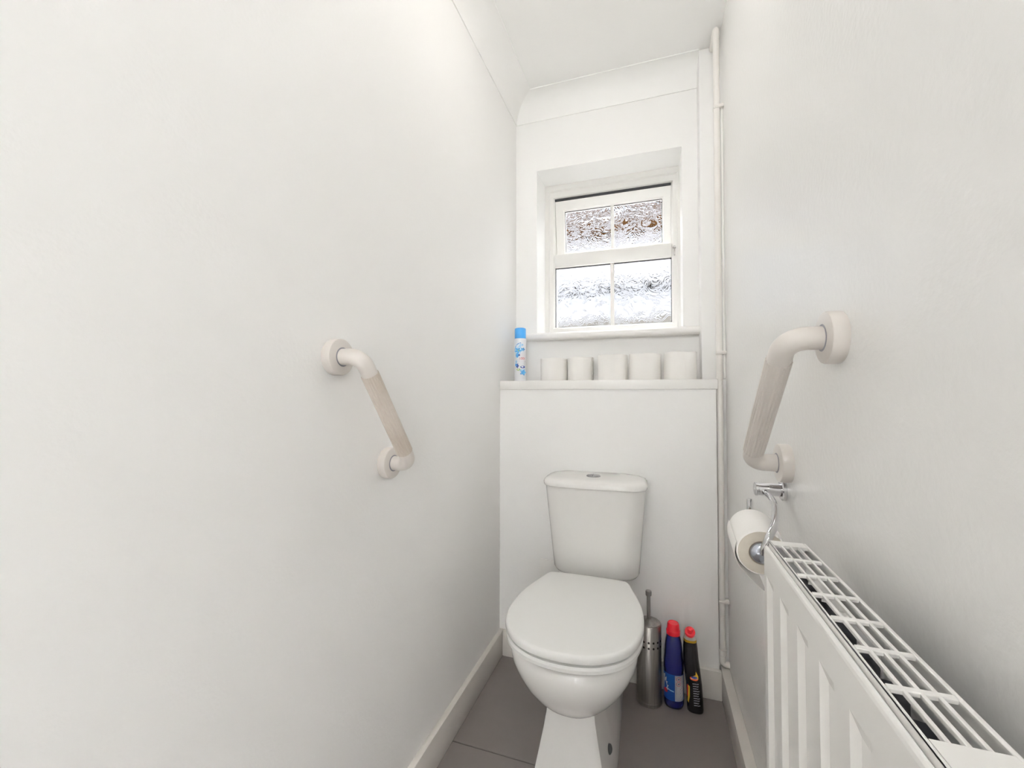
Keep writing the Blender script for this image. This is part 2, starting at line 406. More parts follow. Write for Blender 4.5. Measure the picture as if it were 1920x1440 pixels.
# ------------------------------------------------------------------ toilet
TX = -0.220
t = empty('toilet', (TX, 1.40, 0), 'white ceramic close-coupled toilet with its lid closed, against the boxed-in wall', 'toilet')
def half_to_ring(half, z, cx=TX):
    """half outline (dx, y) from the front centre to the back centre -> closed ring"""
    r = [(cx+x, y, z) for x, y in half]
    l = [(cx-x, y, z) for x, y in half[-2:0:-1]]
    return r+l
LIDH = [(0,1.018),(.045,1.022),(.092,1.038),(.135,1.070),(.166,1.118),(.182,1.178),(.185,1.235),(.180,1.300),(.166,1.365),(.150,1.420),(.140,1.452),(.130,1.472),(.110,1.481),(.06,1.484),(0,1.485)]
lid_half = [(p.x*1.03, p.y-0.004 if p.y < 1.3 else p.y) for p in spline(LIDH, 4)]
def inset(half, d, cy=1.25):
    out = []
    n = len(half)
    for i, (x, y) in enumerate(half):
        a = Vector(half[max(i-1, 0)]); b = Vector(half[min(i+1, n-1)]); tn = (b-a).normalized()
        nrm = Vector((-tn.y, tn.x))
        if i in (0, n-1): nrm = Vector((0, 1 if i == 0 else -1))
        p = Vector((x, y)) + nrm*d
        out.append((max(p.x, 0.0) if 0 < i < n-1 else 0.0, p.y))
    return out
def slab(z0, z1, half, edge, dome=0.0):
    rings = [half_to_ring(inset(half, edge*0.5), z0), half_to_ring(inset(half, edge*0.12), z0+edge*0.25), half_to_ring(half, z0+edge*0.7)]
    for k in range(7):
        a = math.radians(90*k/6)
        rings.append(half_to_ring(inset(half, edge*(1-math.cos(a))), z1-edge+edge*math.sin(a)))
    for f in (0.02, 0.05):
        rings.append(half_to_ring([(x*(1-f*4), 1.25+(y-1.25)*(1-f*4)) for x, y in inset(half, edge)], z1+dome*f*8))
    return loft(B(), rings)
obj('lid', slab(0.4255, 0.4475, lid_half, 0.0085, 0.0012), M_seat, t)
sh_half = inset(lid_half, 0.001)
rings = []
for d_, z in ((0.006, 0.4005), (0.0015, 0.404), (0.0008, 0.413), (0.005, 0.4185), (0.03, 0.4195)): rings.append(half_to_ring(inset(sh_half, d_), z))
inner = [(x*0.62, 1.215+(y-1.25)*0.62) for x, y in lid_half]
rings += [half_to_ring(inner, 0.4185), half_to_ring(inner, 0.401)]
obj('seat', loft(B(), rings, closed=True), M_seat, t)
for s in (-1, 1):
    bm = tube(B(), [(TX+s*0.075-0.02, 1.482, 0.415), (TX+s*0.075+0.02, 1.482, 0.415)], 0.0105, 14)
    box(bm, TX+s*0.075-0.012, TX+s*0.075+0.012, 1.462, 1.500, 0.398, 0.409, 0.003); obj('hinge', bm, M_seat, t)
for bx_, by_ in ((-0.12, 1.13), (0.12, 1.13), (-0.12, 1.36), (0.12, 1.36)):
    obj('seat_buffer', lathe(B(), [(0.009, 0.391), (0.009, 0.4015)], (TX+bx_, by_, 0), (0,0,1), 14), M_seat, t)
def pan_half(w_, yf, yc, wb, yb, n=14):
    out = []
    for i in range(n+1):
        a = math.radians(90*i/n); e = 0.92
        out.append((w_*math.sin(a)**e if i else 0.0, yc-(yc-yf)*max(math.cos(a), 0)**e))
    ym = yc+(yb-yc)*0.62
    for i in range(1, 11):
        f = i/10; sft = f*f*(3-2*f); out.append((w_+(wb-w_)*sft, yc+(ym-yc)*f))
    rr = min(0.03, wb*0.5)
    out.append((wb, yb-rr))
    for i in range(1, 7):
        a = math.radians(90*i/6); out.append((wb-rr+rr*math.cos(a), yb-rr+rr*math.sin(a)))
    out.append((0, yb)); return out
secs = [(0.392,.156,1.048,1.21,.105,1.668),(0.390,.164,1.040,1.21,.105,1.668),(0.384,.171,1.033,1.21,.105,1.668),(0.370,.175,1.029,1.21,.105,1.668),(0.35,.172,1.030,1.21,.103,1.667),(0.32,.160,1.041,1.213,.098,1.666),
        (0.29,.144,1.057,1.217,.095,1.664),(0.262,.124,1.078,1.22,.09,1.662),(0.238,.104,1.102,1.225,.086,1.66),(0.216,.084,1.130,1.235,.08,1.658),(0.20,.066,1.158,1.25,.06,1.655)]
obj('bowl', loft(B(), [half_to_ring(pan_half(*s_[1:]), s_[0]) for s_ in secs]), M_ceramic, t)
# pedestal foot: flaring, with a flat front and bevelled flanks
def foot_ring(z, wf, wm, yf, yside, yb, r=0.02):
    half = [(0, yf), (wf*0.45, yf), (wf*0.85, yf+0.002), (wf, yf+0.008), (wf+(wm-wf)*0.12, yf+0.018), (wf+(wm-wf)*0.55, (yf+yside)/2+0.006), (wm-0.002, yside-0.01), (wm, yside+0.01), (wm*0.98, (yside+yb)/2), (wm*0.93, yb-0.02), (wm*0.86, yb), (0, yb)]
    return half_to_ring(half, z)
fsec = [(0.0,.101,.114,1.118,1.27,1.655),(0.012,.101,.114,1.118,1.27,1.655),(0.06,.093,.106,1.124,1.265,1.655),(0.11,.083,.095,1.134,1.26,1.655),(0.16,.073,.085,1.142,1.255,1.655),(0.20,.066,.078,1.146,1.25,1.655),(0.235,.063,.075,1.15,1.25,1.655)]
ft = obj('pedestal', loft(B(), [foot_ring(*s_) for s_ in fsec]), M_ceramic, t)
fc = Vector((TX+0.0955, 1.222, 0.088)); fn = Vector((0.93, -0.30, 0.20)).normalized()
bm = lathe(B(), [(0.0125, -0.006), (0.0125, 0.003), (0.010, 0.005), (0.007, 0.005), (0.006, 0.0035)], fc, fn, 20); obj('bolt_cap', bm, M_rub, ft)
# cistern
obj('cistern_support', box(B(), TX-0.09, TX+0.09, 1.515, 1.668, 0.392, 0.42, 0.004), M_ceramic, t)
CX = -0.208
csec = [(0.410,.128,.050,.045),(0.4115,.138,.056,.048),(0.418,.148,.062,.052),(0.432,.155,.067,.055),(0.50,.1605,.0715,.058),(0.58,.167,.076,.058),(0.66,.1735,.080,.058),(0.737,.179,.084,.056)]
obj('cistern', loft(B(), [rrect(CX, 1.674-hy, hx, hy, r, z, 6, 0.012) for z, hx, hy, r in csec]), M_ceramic, t)
clid = obj('cistern_lid', loft(B(), [rrect(CX, 1.674-hy, hx, hy, r, z, 6, 0.014) for z, hx, hy, r in
     ((0.738,.174,.082,.05),(0.7385,.182,.0865,.054),(0.742,.1845,.088,.056),(0.750,.185,.088,.056),(0.757,.183,.087,.055),(0.763,.178,.084,.053),(0.766,.170,.079,.05),(0.7685,.150,.068,.045),(0.7695,.09,.04,.03))]), M_ceramic, t)
bc = Vector((CX-0.006, 1.585, 0.7685))
bm = lathe(B(), [(0.026, 0), (0.026, 0.0025), (0.024, 0.0045), (0.021, 0.0045), (0.0205, 0.003), (0.0205, -0.002)], bc, (0,0,1), 28, cap1=False)
obj('flush_button_ring', bm, M_button, clid)
for s in (-1, 1):
    half = [(s*0.0008, -0.0195)] + [(s*(0.0008+0.019*math.cos(math.radians(a))), 0.0195*math.sin(math.radians(a))) for a in range(-88, 89, 11)] + [(s*0.0008, 0.0195)]
    rg = [[(bc.x+x*k, bc.y+y*k, bc.z+z) for x, y in half] for k, z in ((1, 0.0), (1, 0.004), (0.9, 0.0065), (0.5, 0.0085))]
    obj('flush_button', loft(B(), rg), M_button, clid)

# access plate on the boxing behind the toilet
ap = obj('access_plate', box(B(), -0.441, -0.36, YX-0.006, YX, 0.30, 0.408, 0.002), M_gloss); tag(ap, 'small white cover plate on the boxing behind the cistern', 'cover plate')

# ------------------------------------------------------------------ grab bars
def grab_bar(wx, sgn, A, Bp, label, gm):
    """sgn: direction out of the wall; A upper, Bp lower flange centre (y, z)"""
    st = 0.067
    e = empty('grab_bar', (wx, A[0], A[1]), label, 'grab bar')
    for (y, z) in (A, Bp):
        f = obj('flange', lathe(B(), [(0.0365, 0), (0.0372, 0.003), (0.0372, 0.017), (0.0362, 0.0195), (0.034, 0.0205), (0.0195, 0.0215)], (wx, y, z), (sgn, 0, 0), 40), M_bar, e)
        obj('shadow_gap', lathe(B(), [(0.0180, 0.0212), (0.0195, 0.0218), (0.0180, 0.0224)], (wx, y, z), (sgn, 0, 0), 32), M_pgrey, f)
    pts = [(wx+sgn*0.012, A[0], A[1]), (wx+sgn*st, A[0], A[1]), (wx+sgn*st, Bp[0], Bp[1]), (wx+sgn*0.012, Bp[0], Bp[1])]
    obj('tube', tube(B(), fillet(pts, 0.036, 10), 0.0168, 28), M_bar, e)
    a = Vector(pts[1]); b = Vector(pts[2]); dv = (b-a).normalized(); L = (b-a).length
    p0 = a+dv*0.042; p1 = b-dv*0.040
    obj('grip', tube(B(), [p0, p0+dv*0.0008, p1-dv*0.0008, p1], [0.0165, 0.0180, 0.0180, 0.0165], 120, 0.00055, 20), gm, e)
    return e
grab_bar(XL, 1, (0.698, 1.145), (0.878, 0.905), 'cream grab bar with a stained ribbed grip on the bare wall opposite the radiator', M_gripd)
grab_bar(XR, -1, (0.708, 1.151), (0.953, 0.937), 'cream grab bar with a clean ribbed grip above the chrome paper holder', M_grip)

# ------------------------------------------------------------------ paper holder and its roll
h = empty('toilet_roll_holder', (XR, 0.985, 0.878), 'chrome hook toilet roll holder on the wall under the grab bar', 'roll holder')
obj('wall_plate', lathe(B(), [(0.0205, 0), (0.0205, 0.006), (0.018, 0.008), (0.013, 0.008)], (XR, 0.985, 0.878), (-1, 0, 0), 32), M_chrome, h)
obj('post', lathe(B(), [(0.0125, 0.006), (0.0125, 0.048), (0.0135, 0.049), (0.0135, 0.053), (0.012, 0.054)], (XR, 0.985, 0.878), (-1, 0, 0), 28), M_chrome, h)
arm = spline([(0.210, 0.985, 0.876), (0.2115, 0.968, 0.8735), (0.2130, 0.935, 0.870), (0.2060, 0.880, 0.8640), (0.1895, 0.815, 0.8545), (0.1745, 0.782, 0.843), (0.1680, 0.782, 0.826), (0.1675, 0.792, 0.812)], 6)
arm = [tuple(p) for p in arm]
obj('arm', tube(B(), arm, 0.0058, 16), M_chrome, h)
RC0 = Vector((0.1675, 0.800, 0.809)); RC1 = Vector((0.1705, 0.900, 0.8195)); ax = (RC1-RC0).normalized()
obj('end_cap', lathe(B(), [(0.0005, -0.009), (0.009, -0.0085), (0.0150, -0.006), (0.0180, -0.002), (0.0185, 0.004), (0.0185, 0.02), (0.006, 0.022)], RC0, ax, 32), M_capc, h)
obj('spindle', tube(B(), fillet([RC0+ax*0.015, RC1+ax*0.012, RC1+ax*0.012+Vector((0, 0.0, 0.052))], 0.01, 6), 0.0045, 12), M_chrome, h)
def roll_mesh(r, c, L):
    # outer drum with rounded rims and a core hole
    return [(c, 0.0), (r-0.003, 0.0), (r-0.0008, 0.001), (r, 0.004), (r, L-0.004), (r-0.0008, L-0.001), (r-0.003, L), (c, L)]
e = empty('toilet_roll', RC0, 'part-used white toilet roll hanging on the chrome holder beside the radiator', 'toilet roll')
obj('paper', lathe(B(), roll_mesh(0.0385, 0.0200, 0.1), RC0, ax, 48, closed=True), M_paper, e)
for dd in (-0.0003, 0.0998): obj('shaded_end_layers', lathe(B(), [(0.0200, 0), (0.0358, 0), (0.0358, 0.0005), (0.0200, 0.0005)], RC0+ax*dd, ax, 48, closed=True), M_edge_shade, e, smooth=False)
obj('core', lathe(B(), [(0.0200, 0.0005), (0.0188, 0.0005), (0.0188, 0.0995), (0.0200, 0.0995)], RC0, ax, 32, closed=True), M_core, e)
a_, s_, t_ = ax, Vector((1, 0, 0)), Vector((0, 0, 1))
prof = []
for k in range(10):
    an = math.radians(160+k*8); prof.append((math.cos(an)*(0.0392+0.0004*k), math.sin(an)*(0.0392+0.0004*k)))
lx, lz = prof[-1]
for k in range(1, 6): prof.append((lx+0.0045*k+0.0004*k*k, lz-0.0062*k))
bm = B(); rings = []
for dd in (0.002, 0.098):
    o_ = [RC0+ax*dd+s_*x+t_*z for x, z in prof]; i_ = [RC0+ax*dd+s_*(x*1.012)+t_*(z*1.012) for x, z in prof[::-1]]
    rings.append(o_+i_)
obj('loose_sheet', loft(bm, rings), M_paper, e)

# ------------------------------------------------------------------ radiator on the right wall
RX0, RX1, RY0, RY1, RZ0, RZ1 = 0.149, 0.2005, 0.300, 0.700, 0.262, 0.862
r = empty('radiator', ((RX0+RX1)/2, (RY0+RY1)/2, RZ0), 'slim white panel radiator with a slotted top grille beside the chrome roll holder', 'radiator')
# pressed front panel: vertical channels
nch = 6; pitch = (RY1-RY0)/nch
bm = B(); cols = []
yy = []
for i in range(nch):
    c = RY0+pitch*(i+0.5)
    for f, dpt in ((-0.5, 0), (-0.30, 0), (-0.22, 1), (0.22, 1), (0.30, 0)): yy.append((c+f*pitch, dpt))
yy.append((RY1, 0))
zz = [(RZ0, 0), (RZ0+0.033, 0), (RZ0+0.052, 1), (RZ1-0.064, 1), (RZ1-0.047, 0), (RZ1-0.020, 0), (RZ1-0.014, 0)]
grid = []
for z, zd in zz:
    grid.append([bm.verts.new((RX0+0.006*yd*zd, y, z)) for y, yd in yy])
for j in range(len(zz)-1):
    for i in range(len(yy)-1): bm.faces.new((grid[j][i], grid[j][i+1], grid[j+1][i+1], grid[j+1][i]))
# rolled top edge and a back skin
prev = grid[-1]
for dx, dz in ((0.0008, 0.003), (0.0022, 0.005), (0.004, 0.0055), (0.0055, 0.004), (0.0058, -0.006), (0.0095, -0.02)):
    cur = [bm.verts.new((RX0+dx, y, RZ1-0.014+dz)) for y, _ in yy]
    for i in range(len(yy)-1): bm.faces.new((prev[i], prev[i+1], cur[i+1], cur[i]))
    prev = cur
bk = [bm.verts.new((RX0+0.0095, y, RZ0)) for y, _ in yy]
for i in range(len(yy)-1):
    bm.faces.new((prev[i], prev[i+1], bk[i+1], bk[i])); bm.faces.new((bk[i], bk[i+1], grid[0][i+1], grid[0][i]))
obj('front_panel', bm, M_rad, r, smooth=False)
# convector fins welded behind the panel
zig = []
n = 15
for i in range(n+1):
    y = RY0+0.02+(RY1-RY0-0.04)*i/n
    zig.append((RX0+0.012 if i % 2 == 0 else RX0+0.046, y-0.007)); zig.append((RX0+0.012 if i % 2 == 0 else RX0+0.046, y+0.007))
bm = B(); z0, z1 = RZ0+0.04, RZ1-0.035
lo = [bm.verts.new((x, y, z0)) for x, y in zig]; hi = [bm.verts.new((x, y, z1)) for x, y in zig]
for i in range(len(zig)-1): bm.faces.new((lo[i], lo[i+1], hi[i+1], hi[i]))
bmesh.ops.solidify(bm, geom=bm.faces[:], thickness=0.0008); obj('convector', bm, M_fin, r, smooth=False)
# side covers and grille
for y in (RY0, RY1-0.0015):
    bm = box(B(), RX0+0.0075, RX1, y, y+0.0015, RZ0+0.03, RZ1-0.003, 0.0006, 1); obj('side_cover', bm, M_rad, r)
gr = empty('top_grille', (RX0, RY0, RZ1)); gr.parent = r; gr.matrix_parent_inverse = r.matrix_basis.inverted()
GX = [0.1570+0.0100*i for i in range(5)]; GY = [0.330+0.0500*i for i in range(8)]
zt0, zt1 = RZ1-0.005, RZ1-0.001
bm = B()
box(bm, RX0+0.0062, GX[0], RY0, RY1, zt0, zt1, 0.0012, 2); box(bm, RX0+0.0062, RX0+0.0075, RY0, RY1, RZ1-0.022, zt1-0.001); box(bm, GX[-1], RX1, RY0, RY1, zt0, zt1, 0.0008, 1)
box(bm, GX[0], GX[-1], RY0, GY[0], zt0, zt1); box(bm, GX[0], GX[-1], GY[-1], RY1, zt0, zt1)
# rolled rear lip
box(bm, RX1-0.0012, RX1, RY0, RY1, RZ1-0.03, zt1, 0.0005, 1)
bpy.data.objects.remove(gr)
gr = obj('top_grille', bm, M_rad, r)
for x in GX[1:-1]: obj('grille_bar', box(B(), x-0.0015, x+0.0015, GY[0], GY[-1], zt0, zt1, 0.0006, 1), M_rad, gr)
for y in GY[1:-1]: obj('grille_bar', box(B(), GX[0], GX[-1], y-0.0030, y+0.0030, zt0+0.0002, zt1+0.0002, 0.0008, 1), M_rad, gr)
for y in (RY0+0.08, RY1-0.08):
    obj('wall_bracket', box(B(), RX0+0.0475, XR, y-0.012, y+0.012, RZ0+0.06, RZ1-0.06, 0.001, 1), M_rad, r)
bm = lathe(B(), [(0.011, 0), (0.011, 0.03), (0.008, 0.032), (0.008, 0.05)], (RX0+0.02, RY1+0.0, RZ0+0.03), (0, 1, 0), 18)
tube(bm, fillet([(RX0+0.02, RY1+0.045, RZ0+0.03), (RX0+0.02, RY1+0.045, 0.0)], 0.01), 0.0075, 14); obj('valve_tail', bm, M_rad, r)
bm = lathe(B(), [(0.011, 0), (0.011, 0.03), (0.008, 0.032), (0.008, 0.05)], (RX0+0.02, RY0, RZ0+0.03), (0, -1, 0), 18)
tube(bm, [(RX0+0.02, RY0-0.045, RZ0+0.03), (RX0+0.02, RY0-0.045, 0.0)], 0.0075, 14); obj('valve_tail', bm, M_rad, r)

# ------------------------------------------------------------------ spare rolls on the shelf
spare = [(-0.418, 1.826, 0.0585, 0.100, 'plain white spare toilet roll on the shelf, nearest the aerosol can'),
         (-0.3005, 1.827, 0.0545, 0.102, 'narrower spare toilet roll with a creased loose edge, second from the aerosol can'),
         (-0.1620, 1.796, 0.0605, 0.106, 'white spare toilet roll in the middle of the five on the shelf'),
         (-0.0335, 1.790, 0.0615, 0.106, 'white spare toilet roll with a wrinkled front, second from the corner column'),
         (0.0985, 1.780, 0.0605, 0.108, 'white spare toilet roll standing tallest, next to the corner column')]
for i, (x, y, rr, L, lab) in enumerate(spare):
    e = empty('toilet_roll', (x, y, ZS), lab, 'toilet roll', 'spare rolls on the shelf')
    bm = lathe(B(), roll_mesh(rr, 0.021, L), (x, y, ZS), (0, 0, 1), 48, closed=True)
    for v in bm.verts:
        d_ = Vector((v.co.x-x, v.co.y-y)); a = math.atan2(d_.y, d_.x)
        if d_.length > rr*0.8:
            k = 1+0.008*math.sin(3*a+i*1.7)+0.005*math.sin(7*a+i); v.co.x = x+d_.x*k; v.co.y = y+d_.y*k
            if v.co.z > ZS+L*0.5: v.co.z += 0.0012*math.sin(4*a+i*2.3)
    obj('paper', bm, M_paper, e)
    obj('core', lathe(B(), [(0.021, 0.001), (0.0195, 0.001), (0.0195, L-0.001), (0.021, L-0.001)], (x, y, ZS), (0, 0, 1), 24, closed=True), M_core, e)
    if i == 1:
        prof = [(0.052, -0.020), (0.058, -0.024), (0.0605, -0.019), (0.0575, -0.010), (0.060, -0.002)]
        lo = [(x+p[0]-0.004, y+p[1], ZS+0.0005) for p in prof]; hi = [(x+p[0]-0.004, y+p[1], ZS+L*0.97) for p in prof]
        bm = B(); a = [bm.verts.new(p) for p in lo]; b = [bm.verts.new(p) for p in hi]
        for k in range(len(prof)-1): bm.faces.new((a[k], a[k+1], b[k+1], b[k]))
        bmesh.ops.solidify(bm, geom=bm.faces[:], thickness=0.0008); obj('loose_edge', bm, M_paper, e)

# ------------------------------------------------------------------ aerosol can
AX, AY, AR = -0.549, 1.750, 0.0258
e = empty('aerosol_can', (AX, AY, ZS), 'white aerosol can with blue floral print and sky blue cap at the shelf end', 'aerosol can')
obj('can_body', lathe(B(), [(0.022, 0), (0.0255, 0.001), (0.0262, 0.004), (0.0255, 0.007), (AR, 0.010), (AR, 0.178), (0.0252, 0.182), (0.024, 0.185)], (AX, AY, ZS), (0,0,1), 40), M_can, e)
obj('cap', lathe(B(), [(0.0240, 0.184), (0.0243, 0.186), (0.0243, 0.224), (0.0232, 0.229), (0.019, 0.231)], (AX, AY, ZS), (0,0,1), 40), M_blue, e)
th0 = math.atan2(-AY, -AX)      # print faces into the room
def canf(x, y, l, R0=AR+0.0002):
    a = th0 + x/R0; return (AX+(R0+l)*math.cos(a), AY+(R0+l)*math.sin(a), ZS+y)
def blob(cx, cy, rx, ry, m, nm, ph=0, pet=0, n=26, R0=AR+0.0002):
    o_ = []
    for k in range(n):
        a = 2*math.pi*k/n; q = 1+(0.28*math.cos(pet*a+ph) if pet else 0)
        o_.append((cx+rx*q*math.cos(a), cy+ry*q*math.sin(a)))
    return obj(nm, patch(lambda x, y, l: canf(x, y, l, R0), o_), m, e)
def arcstrip(cx, cy, r0, r1, a0, a1, m, nm, n=12, R0=AR+0.0002):
    o_ = [(cx+r0*math.cos(math.radians(a0+(a1-a0)*k/n)), cy+r0*math.sin(math.radians(a0+(a1-a0)*k/n))) for k in range(n+1)]
    i_ = [(cx+r1*math.cos(math.radians(a0+(a1-a0)*k/n)), cy+r1*math.sin(math.radians(a0+(a1-a0)*k/n))) for k in range(n, -1, -1)]
    return obj(nm, patch(lambda x, y, l: canf(x, y, l, R0), o_+i_), m, e)
arcstrip(0.006, 0.130, 0.036, 0.033, 95, 185, M_pblue, 'printed_swoosh')
arcstrip(0.006, 0.130, 0.030, 0.022, 75, 190, M_plight, 'printed_swoosh')
blob(-0.008, 0.134, 0.018, 0.014, M_plight, 'printed_flower', 0.4, 5)
blob(-0.010, 0.132, 0.012, 0.010, M_pblue, 'printed_flower', 1.0, 5, R0=AR+0.0006)
blob(-0.008, 0.132, 0.003, 0.003, M_pgreen, 'printed_flower_centre', R0=AR+0.0010)
blob(0.012, 0.137, 0.009, 0.006, M_pblue, 'printed_flower', 0.2, 5)
blob(-0.014, 0.112, 0.007, 0.011, M_pblue, 'printed_leaf')
blob(-0.005, 0.112, 0.004, 0.004, M_pdark, 'printed_leaf')
blob(-0.019, 0.083, 0.004, 0.007, M_plight, 'printed_leaf')
blob(-0.013, 0.066, 0.006, 0.009, M_pdark, 'printed_flower', 0.3, 5)
blob(-0.020, 0.070, 0.006, 0.006, M_pblue, 'printed_leaf')
blob(0.011, 0.061, 0.011, 0.0055, M_pdark, 'printed_badge')
blob(-0.008, 0.050, 0.009, 0.0045, M_pgreen, 'printed_leaf')
blob(0.013, 0.038, 0.013, 0.011, M_pblue, 'printed_flower', 0.0, 5)
blob(0.004, 0.047, 0.008, 0.005, M_plight, 'printed_leaf')
obj('printed_name', text_bm('1001', 0.0145, lambda x, y, l: canf(x+0.009, y+0.097, l)), M_pred, e)
obj('printed_line', patch(canf, [(-0.004, 0.0845), (0.024, 0.0845), (0.024, 0.0865), (-0.004, 0.0865)]), M_pdark, e)

# ------------------------------------------------------------------ toilet brush
BX, BY = -0.023, 1.586
e = empty('toilet_brush', (BX, BY, 0), 'brushed steel toilet brush in a perforated cylinder between toilet and blue bottle', 'toilet brush')
obj('holder', lathe(B(), [(0.0415, 0), (0.043, 0.002), (0.043, 0.012), (0.0417, 0.0125), (0.0417, 0.268), (0.0405, 0.270), (0.0388, 0.270), (0.0388, 0.262)], (BX, BY, 0), (0,0,1), 48, cap1=False), M_steel, e)
obj('holder_lid', lathe(B(), [(0.0383, 0.262), (0.0393, 0.266), (0.0390, 0.272), (0.031, 0.276), (0.012, 0.280), (0.008, 0.283)], (BX, BY, 0), (0,0,1), 40), M_steel, e)
obj('handle', lathe(B(), [(0.0062, 0.275), (0.0062, 0.360), (0.0066, 0.362), (0.0098, 0.363), (0.0105, 0.365), (0.0105, 0.376), (0.0095, 0.379), (0.006, 0.380)], (BX, BY, 0), (0,0,1), 24), M_steel, e)
for row, z in enumerate((0.219, 0.200)):
    for k in range(16):
        a = math.radians(-90+k*22.5)
        p = Vector((BX+0.0417*math.cos(a), BY+0.0417*math.sin(a), z))
        obj('perforation', lathe(B(), [(0.0036, -0.001), (0.0036, 0.0004)], p, (math.cos(a), math.sin(a), 0), 10), M_hole, e, smooth=False)

# ------------------------------------------------------------------ blue bleach bottle
def ell(cx, cy, z, rx, ry, n=36, p=2.3):
    o_ = []
    for k in range(n):
        a = 2*math.pi*k/n; c_, s_ = math.cos(a), math.sin(a)
        o_.append((cx+rx*math.copysign(abs(c_)**(2/p), c_), cy+ry*math.copysign(abs(s_)**(2/p), s_), z))
    return o_
QX, QY = 0.0580, 1.592
e = empty('bleach_bottle', (QX, QY, 0), 'navy blue cleaner bottle with red cap and blue label beside the steel brush', 'bottle')
bsec = [(0, .027, .024), (.002, .0295, .027), (.010, .0320, .030), (.022, .0328, .031), (.026, .0318, .030), (.120, .0318, .030), (.126, .0330, .031), (.140, .0328, .031), (.165, .0308, .029), (.172, .0300, .0285), (.176, .0302, .0285), (.200, .0285, .027), (.222, .0255, .0245), (.236, .0225, .0220), (.244, .0200, .0200)]
obj('body', loft(B(), [ell(QX, QY, z, a, b) for z, a, b in bsec]), M_navy, e)
cp = obj('cap', lathe(B(), [(0.0195, 0.240), (0.0226, 0.241), (0.0228, 0.254), (0.0205, 0.257), (0.0198, 0.270), (0.0190, 0.2765), (0.0170, 0.279), (0.0160, 0.2775), (0.004, 0.2765)], (QX, QY, 0), (0,0,1), 40), M_red, e)
thq = math.atan2(-QY, -QX)
def botf(x, y, l, R0=0.0321, ry=0.0303, p=2.3):
    a = thq + x/0.031; c_, s_ = math.cos(a), math.sin(a)
    return (QX+(R0+l)*math.copysign(abs(c_)**(2/p), c_), QY+(ry+l)*math.copysign(abs(s_)**(2/p), s_), y)
bm, _ = gridpatch(lambda x, y, l: botf(x, y, 0.0002), -0.066, 0.045, 0.030, 0.117, 24, 2); obj('label', bm, M_lblue, e)
bm, _ = gridpatch(lambda x, y, l: botf(x, y, 0.0007), 0.003, 0.034, 0.031, 0.116, 10, 2); lab = obj('warning_panel', bm, M_lwhite, e)
f7 = lambda x, y, l: botf(x, y, 0.0009+l)
def ringp(cx, cy, r0, r1, m, nm, par, fn=f7, n=24):
    bm = B(); o1 = []; i1 = []
    for k in range(n):
        a = 2*math.pi*k/n; o1.append(bm.verts.new(fn(cx+r0*math.cos(a), cy+r0*math.sin(a), 0.0004))); i1.append(bm.verts.new(fn(cx+r1*math.cos(a), cy+r1*math.sin(a), 0.0004)))
    for k in range(n): bm.faces.new((o1[k], o1[(k+1) % n], i1[(k+1) % n], i1[k]))
    bmesh.ops.solidify(bm, geom=bm.faces[:], thickness=0.0002); return obj(nm, bm, m, par)
for cy in (0.105, 0.089):
    ringp(0.014, cy, 0.0075, 0.0063, M_pred, 'hazard_ring', lab)
    obj('hazard_mark', patch(f7, [(0.014-0.004, cy), (0.0125, cy+0.002), (0.014+0.001, cy+0.004), (0.018, cy+0.001), (0.0165, cy-0.003), (0.012, cy-0.0035)]), M_pgrey, lab)
for k in range(11):
    y = 0.078-k*0.0041; obj('small_print', patch(f7, [(0.005, y), (0.028-(k % 3)*0.003, y), (0.028-(k % 3)*0.003, y+0.0016), (0.005, y+0.0016)]), M_pgrey, lab)
f8 = lambda x, y, l: botf(x, y, 0.0006+l)
obj('printed_splash', patch(f8, [(-0.040, 0.060), (-0.022, 0.060), (-0.010, 0.066), (-0.018, 0.069), (-0.014, 0.078), (-0.021, 0.078), (-0.018, 0.090), (-0.024, 0.088), (-0.022, 0.104), (-0.030, 0.098), (-0.029, 0.112), (-0.040, 0.105)]), M_lwhite, e)
obj('printed_burst', patch(f8, circ(-0.026, 0.058, 0.008, 14, 0.007), 0.0008), M_pred, e)
obj('printed_swoosh', patch(f8, [(-0.024, 0.070), (-0.010, 0.062), (0.001, 0.060), (0.001, 0.063), (-0.010, 0.066)], 0.0004), M_plight, e)

# ------------------------------------------------------------------ black drain gel bottle with angled neck
KX, KY = 0.1255, 1.588
e = empty('gel_cleaner_bottle', (KX, KY, 0), 'black angled-neck cleaner bottle with red cap beside the blue bottle', 'bottle')
ksec = [(0, 0, 0, .0225, .020), (.003, 0, 0, .0255, .024), (.010, 0, 0, .0262, .025), (.05, -.001, 0, .0255, .025), (.09, -.003, 0, .0252, .025), (.125, -.0075, 0, .0255, .025), (.15, -.010, 0, .0255, .0245), (.175, -.0125, -.001, .0245, .023), (.21, -.0138, -.003, .0228, .021), (.235, -.0145, -.006, .0205, .019)]
KZ = 0.023
def krings(ss, k=0.0): return [ell(KX+dx, KY+dy, z, a+k, b+k, 36, 2.6) for z, dx, dy, a, b in ss]
obj('body', loft(B(), krings(ksec)), M_black, e)
obj('gel_line', loft(B(), krings([(.2105+KZ, -.0145, -.006, .0206, .0191), (.214+KZ, -.0147, -.007, .0206, .0191), (.219+KZ, -.015, -.008, .0200, .0187)])), M_amber, e)
na = Vector((-0.02, -0.62, 0.78)).normalized(); nc = Vector((KX-0.0155, KY-0.014, 0.234+KZ))
def tilt_ring(c_, ax_, r_, n=36):
    a_, s1, t1 = Vector(ax_).normalized(), Vector((1, 0, 0)), None
    t1 = a_.cross(s1).normalized(); s1 = t1.cross(a_)
    return [c_ + s1*r_*math.cos(2*math.pi*k/n) + t1*r_*math.sin(2*math.pi*k/n) for k in range(n)]
r0 = ell(KX-0.015, KY-0.008, .2185+KZ, .0199, .0186, 36, 2.3)
